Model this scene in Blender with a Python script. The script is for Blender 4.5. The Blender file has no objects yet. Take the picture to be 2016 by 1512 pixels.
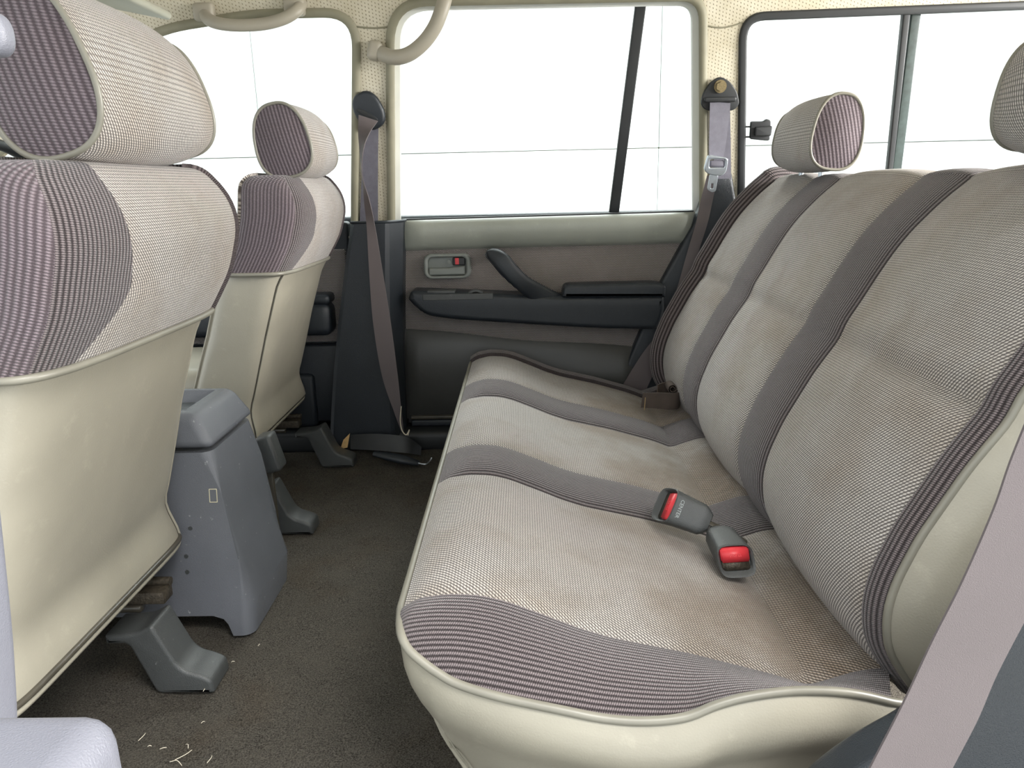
import bpy, bmesh, math, random
from mathutils import Vector, Matrix, Euler
random.seed(4)
SC = bpy.context.scene
COL = SC.collection

# ------------------------------------------------------------------ camera, world, lights, exposure
FPX = 1480.0
CAMLOC = Vector((0, 0, .78))
CAMROT = Matrix.Rotation(math.radians(1.0), 3, 'Z') @ Matrix.Rotation(math.radians(90 - 14.7), 3, 'X') @ Matrix.Rotation(math.radians(-1.3), 3, 'Z')
cd = bpy.data.cameras.new('camera'); cam = bpy.data.objects.new('camera', cd); COL.objects.link(cam)
cd.sensor_width = 36; cd.lens = FPX / 2016 * 36; cd.clip_start = .02
cam.matrix_world = Matrix.Translation(CAMLOC) @ CAMROT.to_4x4()
SC.camera = cam

wd = bpy.data.worlds.new('world'); SC.world = wd; wd.use_nodes = True
bg = wd.node_tree.nodes['Background']
bg.inputs[0].default_value = (.93, .98, 1.0, 1); bg.inputs[1].default_value = .30

def area(name, loc, target, sx, sy, energy, col=(1, 1, 1)):
    l = bpy.data.lights.new(name, 'AREA'); l.shape = 'RECTANGLE'; l.size = sx; l.size_y = sy
    l.energy = energy; l.color = col
    o = bpy.data.objects.new(name, l); COL.objects.link(o); o.location = loc
    o.rotation_euler = (Vector(target) - Vector(loc)).to_track_quat('-Z', 'Y').to_euler()
    return o
area('studio_lamp_rear', (3.2, .9, 1.75), (-.5, 1.4, .55), 1.9, 1.3, 86, (1, .98, .95))
area('fill_lamp_overhead', (1.4, -.9, 3.2), (-.2, 1.0, .4), 1.8, 1.2, 24, (1, .98, .95))  # added fill, unseen: lifts the near cushion and the front seat back
area('fill_lamp_far', (.3, 4.2, 3.1), (.1, 1.3, .3), 2.6, 1.0, 26, (.96, 1, 1))  # added fill, unseen: brightens the middle of the bench through the far windows

SC.view_settings.view_transform = 'Standard'
SC.view_settings.look = 'None'
SC.view_settings.gamma = 1
SC.view_settings.use_curve_mapping = False
SC.view_settings.exposure = 2.9

# ------------------------------------------------------------------ helpers: picture point -> place
def ray(px, py):
    return CAMROT @ Vector(((px - 1008) / FPX, (756 - py) / FPX, -1))
def U(px, py, ax, v):
    d = ray(px, py); t = (v - CAMLOC[ax]) / d[ax]
    return CAMLOC + d * t
# far body side: vertical below the belt line, leaning inwards above it
SO = Vector((0, 2.28, .70)); SE1 = Vector((1, 0, 0)); SE2 = Vector((0, -.2, 1)).normalized(); SN = SE1.cross(SE2)
def SP(px, py, off=0):          # point on leaning plane -> (u, v)
    d = ray(px, py); o = SO + SN * off
    t = (o - CAMLOC).dot(SN) / d.dot(SN); p = CAMLOC + d * t - o
    return (p.dot(SE1), p.dot(SE2))
def SM(off=0):
    o = SO + SN * off
    return Matrix((( SE1.x, SE2.x, SN.x, o.x), (SE1.y, SE2.y, SN.y, o.y), (SE1.z, SE2.z, SN.z, o.z), (0, 0, 0, 1)))
def VM(y):                      # upright plane facing the near side: local (u,v,w) -> (x, y-w, z)
    return Matrix(((1, 0, 0, 0), (0, 0, -1, y), (0, 1, 0, 0), (0, 0, 0, 1)))
def VP(px, py, y):
    p = U(px, py, 1, y); return (p.x, p.z)

# ------------------------------------------------------------------ helpers: objects
WLD = {}
def empty(name, loc, label=None, cat=None, group=None, kind=None):
    o = bpy.data.objects.new(name, None); COL.objects.link(o); o.location = loc
    o.empty_display_size = .05
    WLD[o] = Vector(loc)
    tag(o, label, cat, group, kind); return o
def tag(o, label=None, cat=None, group=None, kind=None):
    if label: o['label'] = label
    if cat: o['category'] = cat
    if group: o['group'] = group
    if kind: o['kind'] = kind
    return o
def mk(name, verts, faces, mat, parent=None, uvs=None, smooth=True, autosm=None):
    vs = [Vector(v) for v in verts]
    lo = Vector((min(v[i] for v in vs) for i in range(3))); hi = Vector((max(v[i] for v in vs) for i in range(3)))
    org = Vector(((lo.x + hi.x) / 2, (lo.y + hi.y) / 2, lo.z))
    me = bpy.data.meshes.new(name)
    me.from_pydata([v - org for v in vs], [], faces)
    if uvs:
        ul = me.uv_layers.new(name='UVMap')
        for lp in me.loops: ul.data[lp.index].uv = uvs[lp.vertex_index]
    return _fin(name, me, org, mat, parent, smooth, autosm)
def _fin(name, me, org, mat, parent, smooth, autosm=None):
    bm = bmesh.new(); bm.from_mesh(me); bmesh.ops.recalc_face_normals(bm, faces=bm.faces)
    if autosm is not None:
        for e in bm.edges:
            if len(e.link_faces) == 2 and e.calc_face_angle(0) > math.radians(autosm): e.smooth = False
    bm.to_mesh(me); bm.free()
    for p in me.polygons: p.use_smooth = smooth
    me.materials.append(mat)
    o = bpy.data.objects.new(name, me); COL.objects.link(o)
    WLD[o] = org.copy()
    if parent: o.parent = parent; o.location = org - WLD[parent]
    else: o.location = org
    return o
def from_bm(name, bm, mat, parent=None, smooth=True, autosm=35):
    vs = [v.co for v in bm.verts]
    lo = Vector((min(v[i] for v in vs) for i in range(3))); hi = Vector((max(v[i] for v in vs) for i in range(3)))
    org = Vector(((lo.x + hi.x) / 2, (lo.y + hi.y) / 2, lo.z))
    bmesh.ops.translate(bm, vec=-org, verts=bm.verts)
    me = bpy.data.meshes.new(name); bm.to_mesh(me); bm.free()
    return _fin(name, me, org, mat, parent, smooth, autosm)
def grid(name, P, mat, parent=None, uvs=None, closed=False, thick=0, smooth=True):
    """P[i][j] points; optional uvs[i][j]; thick > 0 gives the sheet a second side."""
    n, m = len(P), len(P[0])
    vs = [Vector(p) for r in P for p in r]
    if uvs is None:
        uvs = [[None] * m for _ in range(n)]
        vv = [0.0] * m
        for i in range(n):
            u = 0.0
            for j in range(m):
                if j: u += (Vector(P[i][j]) - Vector(P[i][j - 1])).length
                if i: vv[j] += (Vector(P[i][j]) - Vector(P[i - 1][j])).length
                uvs[i][j] = (u, vv[j])
    uf = [t for r in uvs for t in r]
    fs = []
    for i in range(n - 1):
        for j in range(m if closed else m - 1):
            k = (j + 1) % m
            fs.append((i * m + j, i * m + k, (i + 1) * m + k, (i + 1) * m + j))
    if thick:
        bm = bmesh.new()
        bv = [bm.verts.new(v) for v in vs]
        for f in fs: bm.faces.new([bv[q] for q in f])
        bmesh.ops.recalc_face_normals(bm, faces=bm.faces); bm.normal_update()
        nn = [v.normal.copy() for v in bv]; bm.free()
        if sum(q.dot(CAMLOC - v) for q, v in zip(nn, vs)) < 0: nn = [-q for q in nn]   # the second skin lies on the far side
        c = len(vs); vs = vs + [vs[q] - nn[q] * thick for q in range(c)]; uf = uf + uf
        fs = fs + [tuple(reversed([q + c for q in f])) for f in fs]
        b = [i * m for i in range(n)]; e = [i * m + m - 1 for i in range(n)]
        rims = [[j for j in range(m)], [(n - 1) * m + j for j in range(m)]]
        if not closed: rims += [b, e]
        for r in rims:
            for q in range(len(r) - 1): fs.append((r[q], r[q + 1], r[q + 1] + c, r[q] + c))
    return mk(name, vs, fs, mat, parent, uf, smooth, 50 if thick else None)
def lerp(a, b, t): return a + (b - a) * t
def interp(tab, x):
    if x <= tab[0][0]: return tab[0][1]
    for (a, b), (c, d) in zip(tab, tab[1:]):
        if x <= c: return b + (d - b) * (x - a) / (c - a)
    return tab[-1][1]
def smoothtab(tab, n=400, r=.012):
    a, b = tab[0][0], tab[-1][0]; out = []
    for i in range(n + 1):
        x = a + (b - a) * i / n
        out.append((x, sum(interp(tab, x + r * q / 3) for q in (-3, -2, -1, 0, 1, 2, 3)) / 7))
    return out
def cat(pts, n=8, closed=False):
    pts = [Vector(p) for p in pts]; out = []; N = len(pts)
    rng = range(N if closed else N - 1)
    for i in rng:
        p0 = pts[(i - 1) % N] if closed or i > 0 else pts[i] * 2 - pts[i + 1]
        p1 = pts[i]; p2 = pts[(i + 1) % N]
        p3 = pts[(i + 2) % N] if closed or i + 2 < N else p2 * 2 - p1
        for k in range(n):
            t = k / n
            out.append(.5 * ((2 * p1) + (p2 - p0) * t + (2 * p0 - 5 * p1 + 4 * p2 - p3) * t * t + (3 * p1 - p0 - 3 * p2 + p3) * t ** 3))
    if not closed: out.append(pts[-1].copy())
    return out
def tube(name, pts, r, mat, parent=None, seg=10, closed=False, flat=1.0, up=None):
    pts = [Vector(p) for p in pts]; N = len(pts); rings = []
    prev = Vector(up) if up else None
    for i, p in enumerate(pts):
        a = pts[(i - 1) % N] if closed or i else p; b = pts[(i + 1) % N] if closed or i < N - 1 else p
        t = (b - a).normalized()
        if prev is None:
            prev = Vector((0, 0, 1)) if abs(t.z) < .9 else Vector((1, 0, 0))
        u = (prev - t * prev.dot(t)).normalized(); w = t.cross(u)
        prev = u
        rr = r[i] if isinstance(r, (list, tuple)) else r
        rings.append([p + u * math.cos(2 * math.pi * k / seg) * rr * flat + w * math.sin(2 * math.pi * k / seg) * rr for k in range(seg)])
    vs = [v for R in rings for v in R]; fs = []
    for i in range(N if closed else N - 1):
        j = (i + 1) % N
        for k in range(seg):
            l = (k + 1) % seg
            fs.append((i * seg + k, i * seg + l, j * seg + l, j * seg + k))
    if not closed:
        fs.append(tuple(range(seg))); fs.append(tuple((N - 1) * seg + k for k in range(seg)))
    return mk(name, vs, fs, mat, parent, None, True, 60)
def ribbon(name, L, R, mat, parent=None, n=8, th=.0018):
    L = cat(L, n); R = cat(R, n); m = 7
    P = [[l.lerp(r, j / (m - 1)) for j in range(m)] for l, r in zip(L, R)]
    return grid(name, P, mat, parent, thick=th)
def rbox(name, c, s, mat, parent=None, bev=.006, seg=3, rot=None, taper=None, autosm=35):
    bm = bmesh.new(); bmesh.ops.create_cube(bm, size=1)
    for v in bm.verts:
        v.co = Vector((v.co.x * s[0], v.co.y * s[1], v.co.z * s[2]))
        if taper: taper(v.co)
    if bev: bmesh.ops.bevel(bm, geom=bm.edges[:], offset=bev, segments=seg, profile=.5, affect='EDGES')
    M = Matrix.Translation(c)
    if rot is not None: M = M @ (rot if isinstance(rot, Matrix) else Euler(rot).to_matrix()).to_4x4()
    bmesh.ops.transform(bm, matrix=M, verts=bm.verts)
    return from_bm(name, bm, mat, parent, True, autosm)
def plate(name, loops, depth, bev, M, mat, parent=None, seg=3, autosm=35):
    """2-D outline (with holes) filled, given a thickness and rounded edges; front face at w = 0, body behind."""
    cu = bpy.data.curves.new('t', 'CURVE'); cu.dimensions = '2D'; cu.fill_mode = 'BOTH'
    b = min(bev, depth / 2 - 1e-4); cu.extrude = depth / 2 - b; cu.bevel_depth = b; cu.bevel_resolution = seg; cu.offset = -b
    for lp in loops:
        sp = cu.splines.new('POLY'); sp.points.add(len(lp) - 1); sp.use_cyclic_u = True
        for q, p in zip(sp.points, lp): q.co = (p[0], p[1], 0, 1)
    ob = bpy.data.objects.new('t', cu); COL.objects.link(ob)
    dg = bpy.context.evaluated_depsgraph_get()
    me = bpy.data.meshes.new_from_object(ob.evaluated_get(dg))
    bpy.data.objects.remove(ob); bpy.data.curves.remove(cu)
    bm = bmesh.new(); bm.from_mesh(me); bpy.data.meshes.remove(me)
    bmesh.ops.remove_doubles(bm, verts=bm.verts, dist=1e-5)
    bmesh.ops.transform(bm, matrix=M @ Matrix.Translation((0, 0, -depth / 2)), verts=bm.verts)
    return from_bm(name, bm, mat, parent, True, autosm)
def rrect(x0, y0, x1, y1, r, n=6):
    out = []
    for cx, cy, a in ((x1 - r, y1 - r, 0), (x0 + r, y1 - r, 90), (x0 + r, y0 + r, 180), (x1 - r, y0 + r, 270)):
        for k in range(n + 1):
            t = math.radians(a + 90 * k / n); out.append((cx + r * math.cos(t), cy + r * math.sin(t)))
    return out
def rpoly(pts, r, n=5):
    """round every corner of a 2-D polygon; r may be a list"""
    N = len(pts); out = []
    for i in range(N):
        p = Vector(pts[i]); a = Vector(pts[i - 1]); b = Vector(pts[(i + 1) % N])
        rr = r[i] if isinstance(r, (list, tuple)) else r
        d1 = (a - p); d2 = (b - p); l = min(rr, d1.length * .49, d2.length * .49)
        s = p + d1.normalized() * l; e = p + d2.normalized() * l
        for k in range(n + 1):
            t = k / n; out.append(tuple((1 - t) ** 2 * s + 2 * t * (1 - t) * p + t * t * e))
    return out
def text(name, body, size, M, mat, parent, depth=.0003, sx=1):
    cu = bpy.data.curves.new('t', 'FONT'); cu.body = body; cu.size = size; cu.extrude = depth
    cu.align_x = 'CENTER'; cu.align_y = 'CENTER'; cu.resolution_u = 2
    ob = bpy.data.objects.new('t', cu); COL.objects.link(ob)
    me = bpy.data.meshes.new_from_object(ob.evaluated_get(bpy.context.evaluated_depsgraph_get()))
    bpy.data.objects.remove(ob); bpy.data.curves.remove(cu)
    bm = bmesh.new(); bm.from_mesh(me); bpy.data.meshes.remove(me)
    bmesh.ops.transform(bm, matrix=M @ Matrix.Diagonal((sx, 1, 1, 1)), verts=bm.verts)
    return from_bm(name, bm, mat, parent, False)

# ------------------------------------------------------------------ materials
def s2l(r, g, b):
    f = lambda c: c / 12.92 if c <= .04045 else ((c + .055) / 1.055) ** 2.4
    return (f(r / 255), f(g / 255), f(b / 255), 1)
class N:
    def __init__(s, name):
        s.m = bpy.data.materials.new(name); s.m.use_nodes = True; s.t = s.m.node_tree
        s.b = s.t.nodes['Principled BSDF']; s.out = s.t.nodes['Material Output']
    def n(s, typ, **kw):
        x = s.t.nodes.new(typ)
        for k, v in kw.items(): setattr(x, k, v)
        return x
    def l(s, a, b): s.t.links.new(a, b)
    def math(s, op, a, b=None, clamp=False):
        x = s.n('ShaderNodeMath', operation=op, use_clamp=clamp)
        for i, v in enumerate((a, b)):
            if v is None: continue
            if isinstance(v, (int, float)): x.inputs[i].default_value = v
            else: s.l(v, x.inputs[i])
        return x.outputs[0]
    def mix(s, f, a, b, mode='MIX'):
        x = s.n('ShaderNodeMix', data_type='RGBA', blend_type=mode)
        for k, v in (('Factor', f), ('A', a), ('B', b)):
            i = [q for q in x.inputs if q.name == k and q.enabled][0] if k != 'Factor' else x.inputs[0]
            if isinstance(v, (int, float, tuple)): i.default_value = v
            else: s.l(v, i)
        return [q for q in x.outputs if q.enabled][0]
    def noise(s, scale, detail=2, coord=None, rough=.5):
        x = s.n('ShaderNodeTexNoise'); x.inputs['Scale'].default_value = scale; x.inputs['Detail'].default_value = detail
        x.inputs['Roughness'].default_value = rough
        if coord is None:
            if not hasattr(s, 'tc'): s.tc = s.n('ShaderNodeTexCoord')
            coord = s.tc.outputs['Object']
        s.l(coord, x.inputs['Vector']); return x.outputs[0]
    def ramp(s, f, lo, hi, a=0.0, b=1.0):
        x = s.n('ShaderNodeMapRange'); s.l(f, x.inputs[0])
        for i, v in zip((1, 2, 3, 4), (lo, hi, a, b)): x.inputs[i].default_value = v
        return x.outputs[0]
    def bump(s, h, dist, strength=1.0):
        x = s.n('ShaderNodeBump'); x.inputs['Distance'].default_value = dist; x.inputs['Strength'].default_value = strength
        s.l(h, x.inputs['Height']); s.l(x.outputs[0], s.b.inputs['Normal'])
    def col(s, c):
        if isinstance(c, tuple): s.b.inputs['Base Color'].default_value = c
        else: s.l(c, s.b.inputs['Base Color'])
    def rough(s, r, spec=.5):
        s.b.inputs['Roughness'].default_value = r; s.b.inputs['Specular IOR Level'].default_value = spec
def plain(name, c, rough=.5, var=.12, vs=18, bump=0, bs=600, metal=0, spec=.5, scuff=0):
    k = N(name)
    f = k.ramp(k.noise(vs, 4), .3, .7)
    c2 = tuple(min(1, q * (1 - var)) for q in c[:3]) + (1,); c3 = tuple(min(1, q * (1 + var)) for q in c[:3]) + (1,)
    cc = k.mix(f, c2, c3)
    if scuff:
        g = k.ramp(k.noise(70, 6, rough=.65), .66, .72); cc = k.mix(k.math('MULTIPLY', g, scuff), cc, (.42, .42, .42, 1))
    k.col(cc); k.rough(rough, spec); k.b.inputs['Metallic'].default_value = metal
    if bump: k.bump(k.noise(bs, 2), bump)
    return k.m
def coords(k, src):
    tc = k.n('ShaderNodeTexCoord'); k.tc = tc
    sp = k.n('ShaderNodeSeparateXYZ')
    if src == 'UV': k.l(tc.outputs['UV'], sp.inputs[0]); return sp.outputs[0], sp.outputs[1]
    k.l(tc.outputs['Object'], sp.inputs[0]); return sp.outputs[0], sp.outputs[2]
def tweed(name, lo, hi, stain, src='UV', pu=.0052, pv=.0040, staink=.5, bd=.0012, soil_shade=0):
    k = N(name); u, v = coords(k, src)
    row = k.math('DIVIDE', v, pv)
    r = k.math('FLOOR', row)
    ph = k.math('ADD', k.math('DIVIDE', u, pu), k.math('MULTIPLY', row, .62))
    a = k.math('ADD', k.math('MULTIPLY', k.math('SINE', k.math('MULTIPLY', ph, 2 * math.pi)), .5), .5)
    fr = k.math('FRACT', row)
    b = k.math('SINE', k.math('MULTIPLY', fr, math.pi))
    val = k.math('MULTIPLY', a, k.math('ADD', k.math('MULTIPLY', b, .75), .25))
    fine = k.noise(900, 2)
    val2 = k.math('ADD', val, k.math('MULTIPLY', k.math('SUBTRACT', fine, .5), .7), True)
    c = k.mix(k.ramp(val2, .1, .75), lo, hi)
    st = k.ramp(k.noise(5.5, 5, rough=.6), .46, .72)
    c = k.mix(k.math('MULTIPLY', st, staink), c, stain, 'MULTIPLY')
    if soil_shade:      # brown grime and shade put into the rear cushion's colour, broken up by noise
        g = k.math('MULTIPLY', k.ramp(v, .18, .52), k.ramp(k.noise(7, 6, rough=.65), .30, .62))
        c = k.mix(k.math('MULTIPLY', g, soil_shade), c, (.52, .44, .35, 1), 'MULTIPLY')
    st2 = k.ramp(k.noise(2.3, 3), .35, .65, .9, 1.06)
    x = k.n('ShaderNodeCombineColor'); [k.l(st2, x.inputs[i]) for i in range(3)]
    c = k.mix(1.0, c, x.outputs[0], 'MULTIPLY')
    k.col(c); k.rough(.95, .15); k.b.inputs['Sheen Weight'].default_value = .25
    k.bump(val2, bd); return k.m
def ribbed(name, lo, hi, p=.0062, pv=.0026, stain=(.7, .6, .45, 1), staink=.35, slant=.35):
    k = N(name); u, v = coords(k, 'UV')
    ph = k.math('DIVIDE', u, p)
    a = k.math('ADD', k.math('MULTIPLY', k.math('SINE', k.math('MULTIPLY', ph, 2 * math.pi)), .5), .5)
    q = k.math('SINE', k.math('MULTIPLY', k.math('ADD', k.math('DIVIDE', v, pv), k.math('MULTIPLY', ph, slant)), 2 * math.pi))
    val = k.math('ADD', k.math('MULTIPLY', a, .62), k.math('MULTIPLY', k.math('MULTIPLY', q, k.math('ADD', k.math('MULTIPLY', a, .7), .3)), .30))
    val = k.math('ADD', val, k.math('MULTIPLY', k.math('SUBTRACT', k.noise(700, 2), .5), .45))
    c = k.mix(k.ramp(val, .05, .85), lo, hi)
    st = k.ramp(k.noise(5, 5, rough=.6), .48, .75)
    c = k.mix(k.math('MULTIPLY', st, staink), c, stain, 'MULTIPLY')
    k.col(c); k.rough(.95, .12); k.b.inputs['Sheen Weight'].default_value = .3
    k.bump(val, .0016); return k.m
MT = {}
TW = (s2l(96, 90, 87), s2l(218, 211, 205), (.68, .59, .48, 1))
MT['tweed'] = tweed('light_tweed', *TW, staink=.7)
MT['tweed_soil_shade'] = tweed('soil_shade_tweed', *TW, staink=.8, soil_shade=.9)
MT['tweed_door'] = tweed('door_tweed', s2l(82, 77, 77), s2l(186, 178, 174), (.7, .66, .66, 1), 'XZ', .0046, .0036, .3)
MT['rib'] = ribbed('dark_ribbed', s2l(44, 38, 39), s2l(134, 123, 124))
MT['rib2'] = ribbed('dark_ribbed_side', s2l(74, 65, 69), s2l(136, 124, 130), .008, .0034, slant=.8)
def vinyl(name, c, rough=.42, fold=.0):
    k = N(name)
    f = k.ramp(k.noise(6, 4), .3, .7)
    c2 = tuple(q * .9 for q in c[:3]) + (1,); c3 = tuple(min(1, q * 1.08) for q in c[:3]) + (1,)
    cc = k.mix(f, c2, c3)
    sc = k.ramp(k.noise(26, 7, rough=.72), .58, .70)
    cc = k.mix(k.math('MULTIPLY', sc, .22), cc, tuple(min(1, q * 1.5) for q in c[:3]) + (1,))
    k.col(cc); k.rough(rough, .5)
    h = k.math('ADD', k.math('MULTIPLY', k.noise(420, 3), .06), k.math('MULTIPLY', k.noise(5, 2), fold))
    k.bump(h, .004); return k.m
MT['vinyl'] = vinyl('olive_grey_vinyl', s2l(154, 149, 135), .36, 1.2)
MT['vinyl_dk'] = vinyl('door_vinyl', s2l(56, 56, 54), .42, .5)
MT['vinyl_roll'] = vinyl('roll_vinyl', s2l(150, 153, 144), .4, .5)
MT['piping'] = plain('piping_vinyl', s2l(126, 123, 112), .38)
MT['navy'] = plain('navy_plastic', s2l(34, 39, 45), .36, .1, 12, .0006, 900)
MT['slate'] = plain('slate_plastic', s2l(68, 70, 70), .34, .08, 12, .0006, 900, scuff=.35)
MT['console'] = plain('console_plastic', s2l(98, 100, 106), .26, .06, 10, .0006, 1100, scuff=.6)
MT['console_in'] = plain('console_tray', s2l(66, 71, 75), .45, .06, 10, .0005, 1100)
MT['armgrey'] = plain('lilac_grey_plastic', s2l(104, 105, 113), .4, .05, 8, .0004, 900)
MT['handle'] = plain('handle_grey', s2l(164, 157, 142), .45, .05, 8)
MT['bezel'] = plain('bezel_grey', s2l(122, 126, 122), .4, .06, 20)
MT['black'] = plain('black_rubber', s2l(34, 36, 38), .5, .15, 20)
MT['gasket'] = plain('green_black_seal', s2l(48, 60, 58), .45, .3, 60)
MT['webbing'] = plain('belt_webbing', s2l(96, 88, 89), .7, .06, 8, .0003, 1400)
MT['webbing_br'] = plain('brown_webbing', s2l(84, 73, 66), .8, .15, 25, .0008, 1400)
MT['webbing_bl'] = plain('dark_webbing', s2l(104, 102, 112), .7, .1, 60, .0008, 1400, scuff=-.0)
MT['seal'] = plain('olive_seal', s2l(138, 134, 114), .6, .08, 20)
MT['frame_w'] = plain('painted_frame', s2l(232, 234, 230), .4, .02)
MT['red'] = plain('red_button', s2l(214, 58, 66), .4, .1, 60)
MT['chrome'] = plain('steel', s2l(196, 204, 212), .28, .06, 60, metal=.85)
MT['bolt'] = plain('brassy_bolt', s2l(140, 126, 96), .45, .2, 200, metal=.8)
MT['rust'] = plain('rusty_steel', s2l(74, 67, 57), .55, .4, 160, .001, 300, metal=.4)
MT['tan'] = plain('tan_fibre', s2l(206, 170, 116), .8, .15, 60)
MT['trimdark'] = plain('dark_edge_trim', s2l(70, 66, 58), .3, .2, 30)
MT['text'] = plain('worn_lettering', s2l(166, 172, 172), .6)
MT['sticker'] = plain('sticker_line', s2l(196, 188, 160), .6)
MT['straw'] = plain('straw', s2l(216, 206, 186), .8)
MT['visor'] = plain('visor_vinyl', s2l(178, 176, 160), .6, .06, 10)
MT['thread'] = plain('stitch_thread', s2l(176, 150, 110), .8)
# perforated cream headliner
k = N('cream_headliner')
u, v = coords(k, 'XZ')
def cell(x, p): return k.math('SUBTRACT', k.math('FRACT', k.math('DIVIDE', x, p)), .5)
dx = cell(u, .009); dz = cell(k.math('ADD', v, k.math('MULTIPLY', u, .35)), .009)
d = k.math('SQRT', k.math('ADD', k.math('MULTIPLY', dx, dx), k.math('MULTIPLY', dz, dz)))
hole = k.ramp(d, .12, .2, 1, 0)
base = k.mix(k.ramp(k.noise(9, 5, rough=.65), .35, .7), s2l(212, 205, 187), s2l(190, 181, 158))
k.col(k.mix(k.math('MULTIPLY', hole, .6), base, s2l(120, 104, 72))); k.rough(.7, .3); k.bump(k.math('SUBTRACT', 1.0, hole), .001)
MT['cream'] = k.m
# carpet
k = N('carpet_pile')
c = k.mix(k.ramp(k.noise(420, 3, rough=.7), .3, .72), s2l(44, 41, 37), s2l(150, 143, 132))
c = k.mix(k.math('MULTIPLY', k.ramp(k.noise(7, 5), .52, .72), .35), c, (.9, .70, .52, 1), 'MULTIPLY')
c = k.mix(k.math('MULTIPLY', k.ramp(k.noise(18, 4), .4, .7), .3), c, s2l(128, 121, 110))
k.col(c); k.rough(1, .05)
k.bump(k.math('ADD', k.noise(420, 4, rough=.75), k.math('MULTIPLY', k.noise(45, 5, rough=.6), 1.6)), .018)
MT['carpet'] = k.m
# glass: mostly clear, a little reflection
k = N('clear_glass')
tr = k.n('ShaderNodeBsdfTransparent'); tr.inputs[0].default_value = (.97, .99, .98, 1)
gl = k.n('ShaderNodeBsdfGlossy'); gl.inputs['Roughness'].default_value = .02
fz = k.n('ShaderNodeFresnel'); fz.inputs[0].default_value = 1.45
mx = k.n('ShaderNodeMixShader'); k.l(k.math('MULTIPLY', fz.outputs[0], .6), mx.inputs[0]); k.l(tr.outputs[0], mx.inputs[1]); k.l(gl.outputs[0], mx.inputs[2])
k.l(mx.outputs[0], k.out.inputs[0]); MT['glass'] = k.m
MT['studio'] = plain('white_studio_panel', (.72, .76, .75, 1), .7, .015, 1.2)
MT['concrete'] = plain('pale_concrete', s2l(190, 190, 186), .7, .08, 2)

# ================================================================== SETTING
def struct(o): o['kind'] = 'structure'; return o
# --- studio outside
wo = empty('wall_outside', (0, 5.6, -.6), kind='structure')
YW = 5.6
xs = [-14, -9, U(505, 200, 1, YW).x, U(1297, 300, 1, YW).x, 4.6, 9, 14]
zj = U(1000, 298, 1, YW).z
for a, b in zip(xs, xs[1:]):
    for z0, z1 in ((-.6, zj), (zj, 4.2)):
        rbox('panel', ((a + b) / 2, YW + .03, (z0 + z1) / 2), (b - a - .006, .06, z1 - z0 - .006), MT['studio'], wo, .004, 1)
rbox('backing', (0, YW + .06, 1.8), (28, .04, 4.8), MT['seal'], wo, 0)
struct(rbox('floor_outside', (0, 0, -.65), (30, 22, .1), MT['concrete'], None, 0))

# --- carpet floor
nx, ny = 150, 110
def fz_(x, y):
    z = .004 * math.sin(x * 23 + 2 * math.sin(y * 11)) * math.sin(y * 19 + 1.3 * math.sin(x * 7)) + .002 * math.sin(x * 61 + y * 37)
    z += .012 * math.exp(-((x + .10) / .05) ** 2) * math.exp(-((y - .95) / .3) ** 2)
    return z - .006
P = [[(lerp(-1.5, 1.3, i / nx), lerp(.50, 2.40, j / ny), fz_(lerp(-1.5, 1.3, i / nx), lerp(.50, 2.40, j / ny))) for j in range(ny + 1)] for i in range(nx + 1)]
struct(grid('floor', P, MT['carpet'], None, thick=.05))

# --- ceiling (headliner): arched towards the far side
prof = [(2.19, 1.255), (2.15, 1.295), (2.07, 1.325), (1.9, 1.345), (1.4, 1.36), (.9, 1.345), (.62, 1.32), (.5, 1.27)]
prof = cat([(0, a, b) for a, b in prof], 4)
P = [[(x, p.y, p.z) for p in prof] for x in [lerp(-1.35, 1.9, i / 20) for i in range(21)]]
struct(grid('ceiling', P, MT['cream'], None, thick=.03))

# --- far body side above the belt line, with three window openings
def loopS(px, off=0): return [SP(a, b, off) for a, b in px]
w1 = rpoly(loopS([(771, 480), (768, 4), (1384, -8), (1384, 462)]), [.01, .10, .06, .01], 8)
w2o = rpoly(loopS([(697, 620), (703, 24), (500, 28), (300, 60), (120, 200), (-160, 430), (-160, 620)]), [.01, .09, .05, .1, .1, .05, .01], 8)
w3 = rpoly(loopS([(1452, 470), (1456, 26), (1900, 8), (2300, -8), (2300, 470)]), [.08, .07, .01, .08, .08], 8)
u0, u1 = -2.0, 2.3
wr = empty('wall_right', (0, 2.3, 0), kind='structure')
outer = [(u0, -.06), (u1, -.06), (u1, .60), (u0, .60)]
plate('body_side_lining', [outer, w1, w2o, w3], .05, .006, SM(0), MT['cream'], wr)
# lower body side behind the doors
rbox('lower_body_side', (.15, 2.42, .30), (4.3, .06, .80), MT['navy'], wr, .01)
rbox('sill', (-.15, 2.305, .02), (2.2, .20, .07), MT['black'], wr, .02)
# pillar seam: roof lining lapping over the B pillar
a = SP(700, 52, .0); b = SP(772, 52, .0)
tube('lining_seam', [SO + SE1 * lerp(a[0], b[0], t) + SE2 * (lerp(a[1], b[1], t) - .004 * math.sin(t * 3.14)) + SN * .001 for t in [i / 8 for i in range(9)]], .0022, MT['seal'], wr, 6)
a = SP(1384, 48); b = SP(1462, 44)
tube('lining_seam', [SO + SE1 * lerp(a[0], b[0], t) + SE2 * (lerp(a[1], b[1], t) - .01 * math.sin(t * 3.14)) + SN * .001 for t in [i / 8 for i in range(9)]], .002, MT['seal'], wr, 6)

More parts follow.
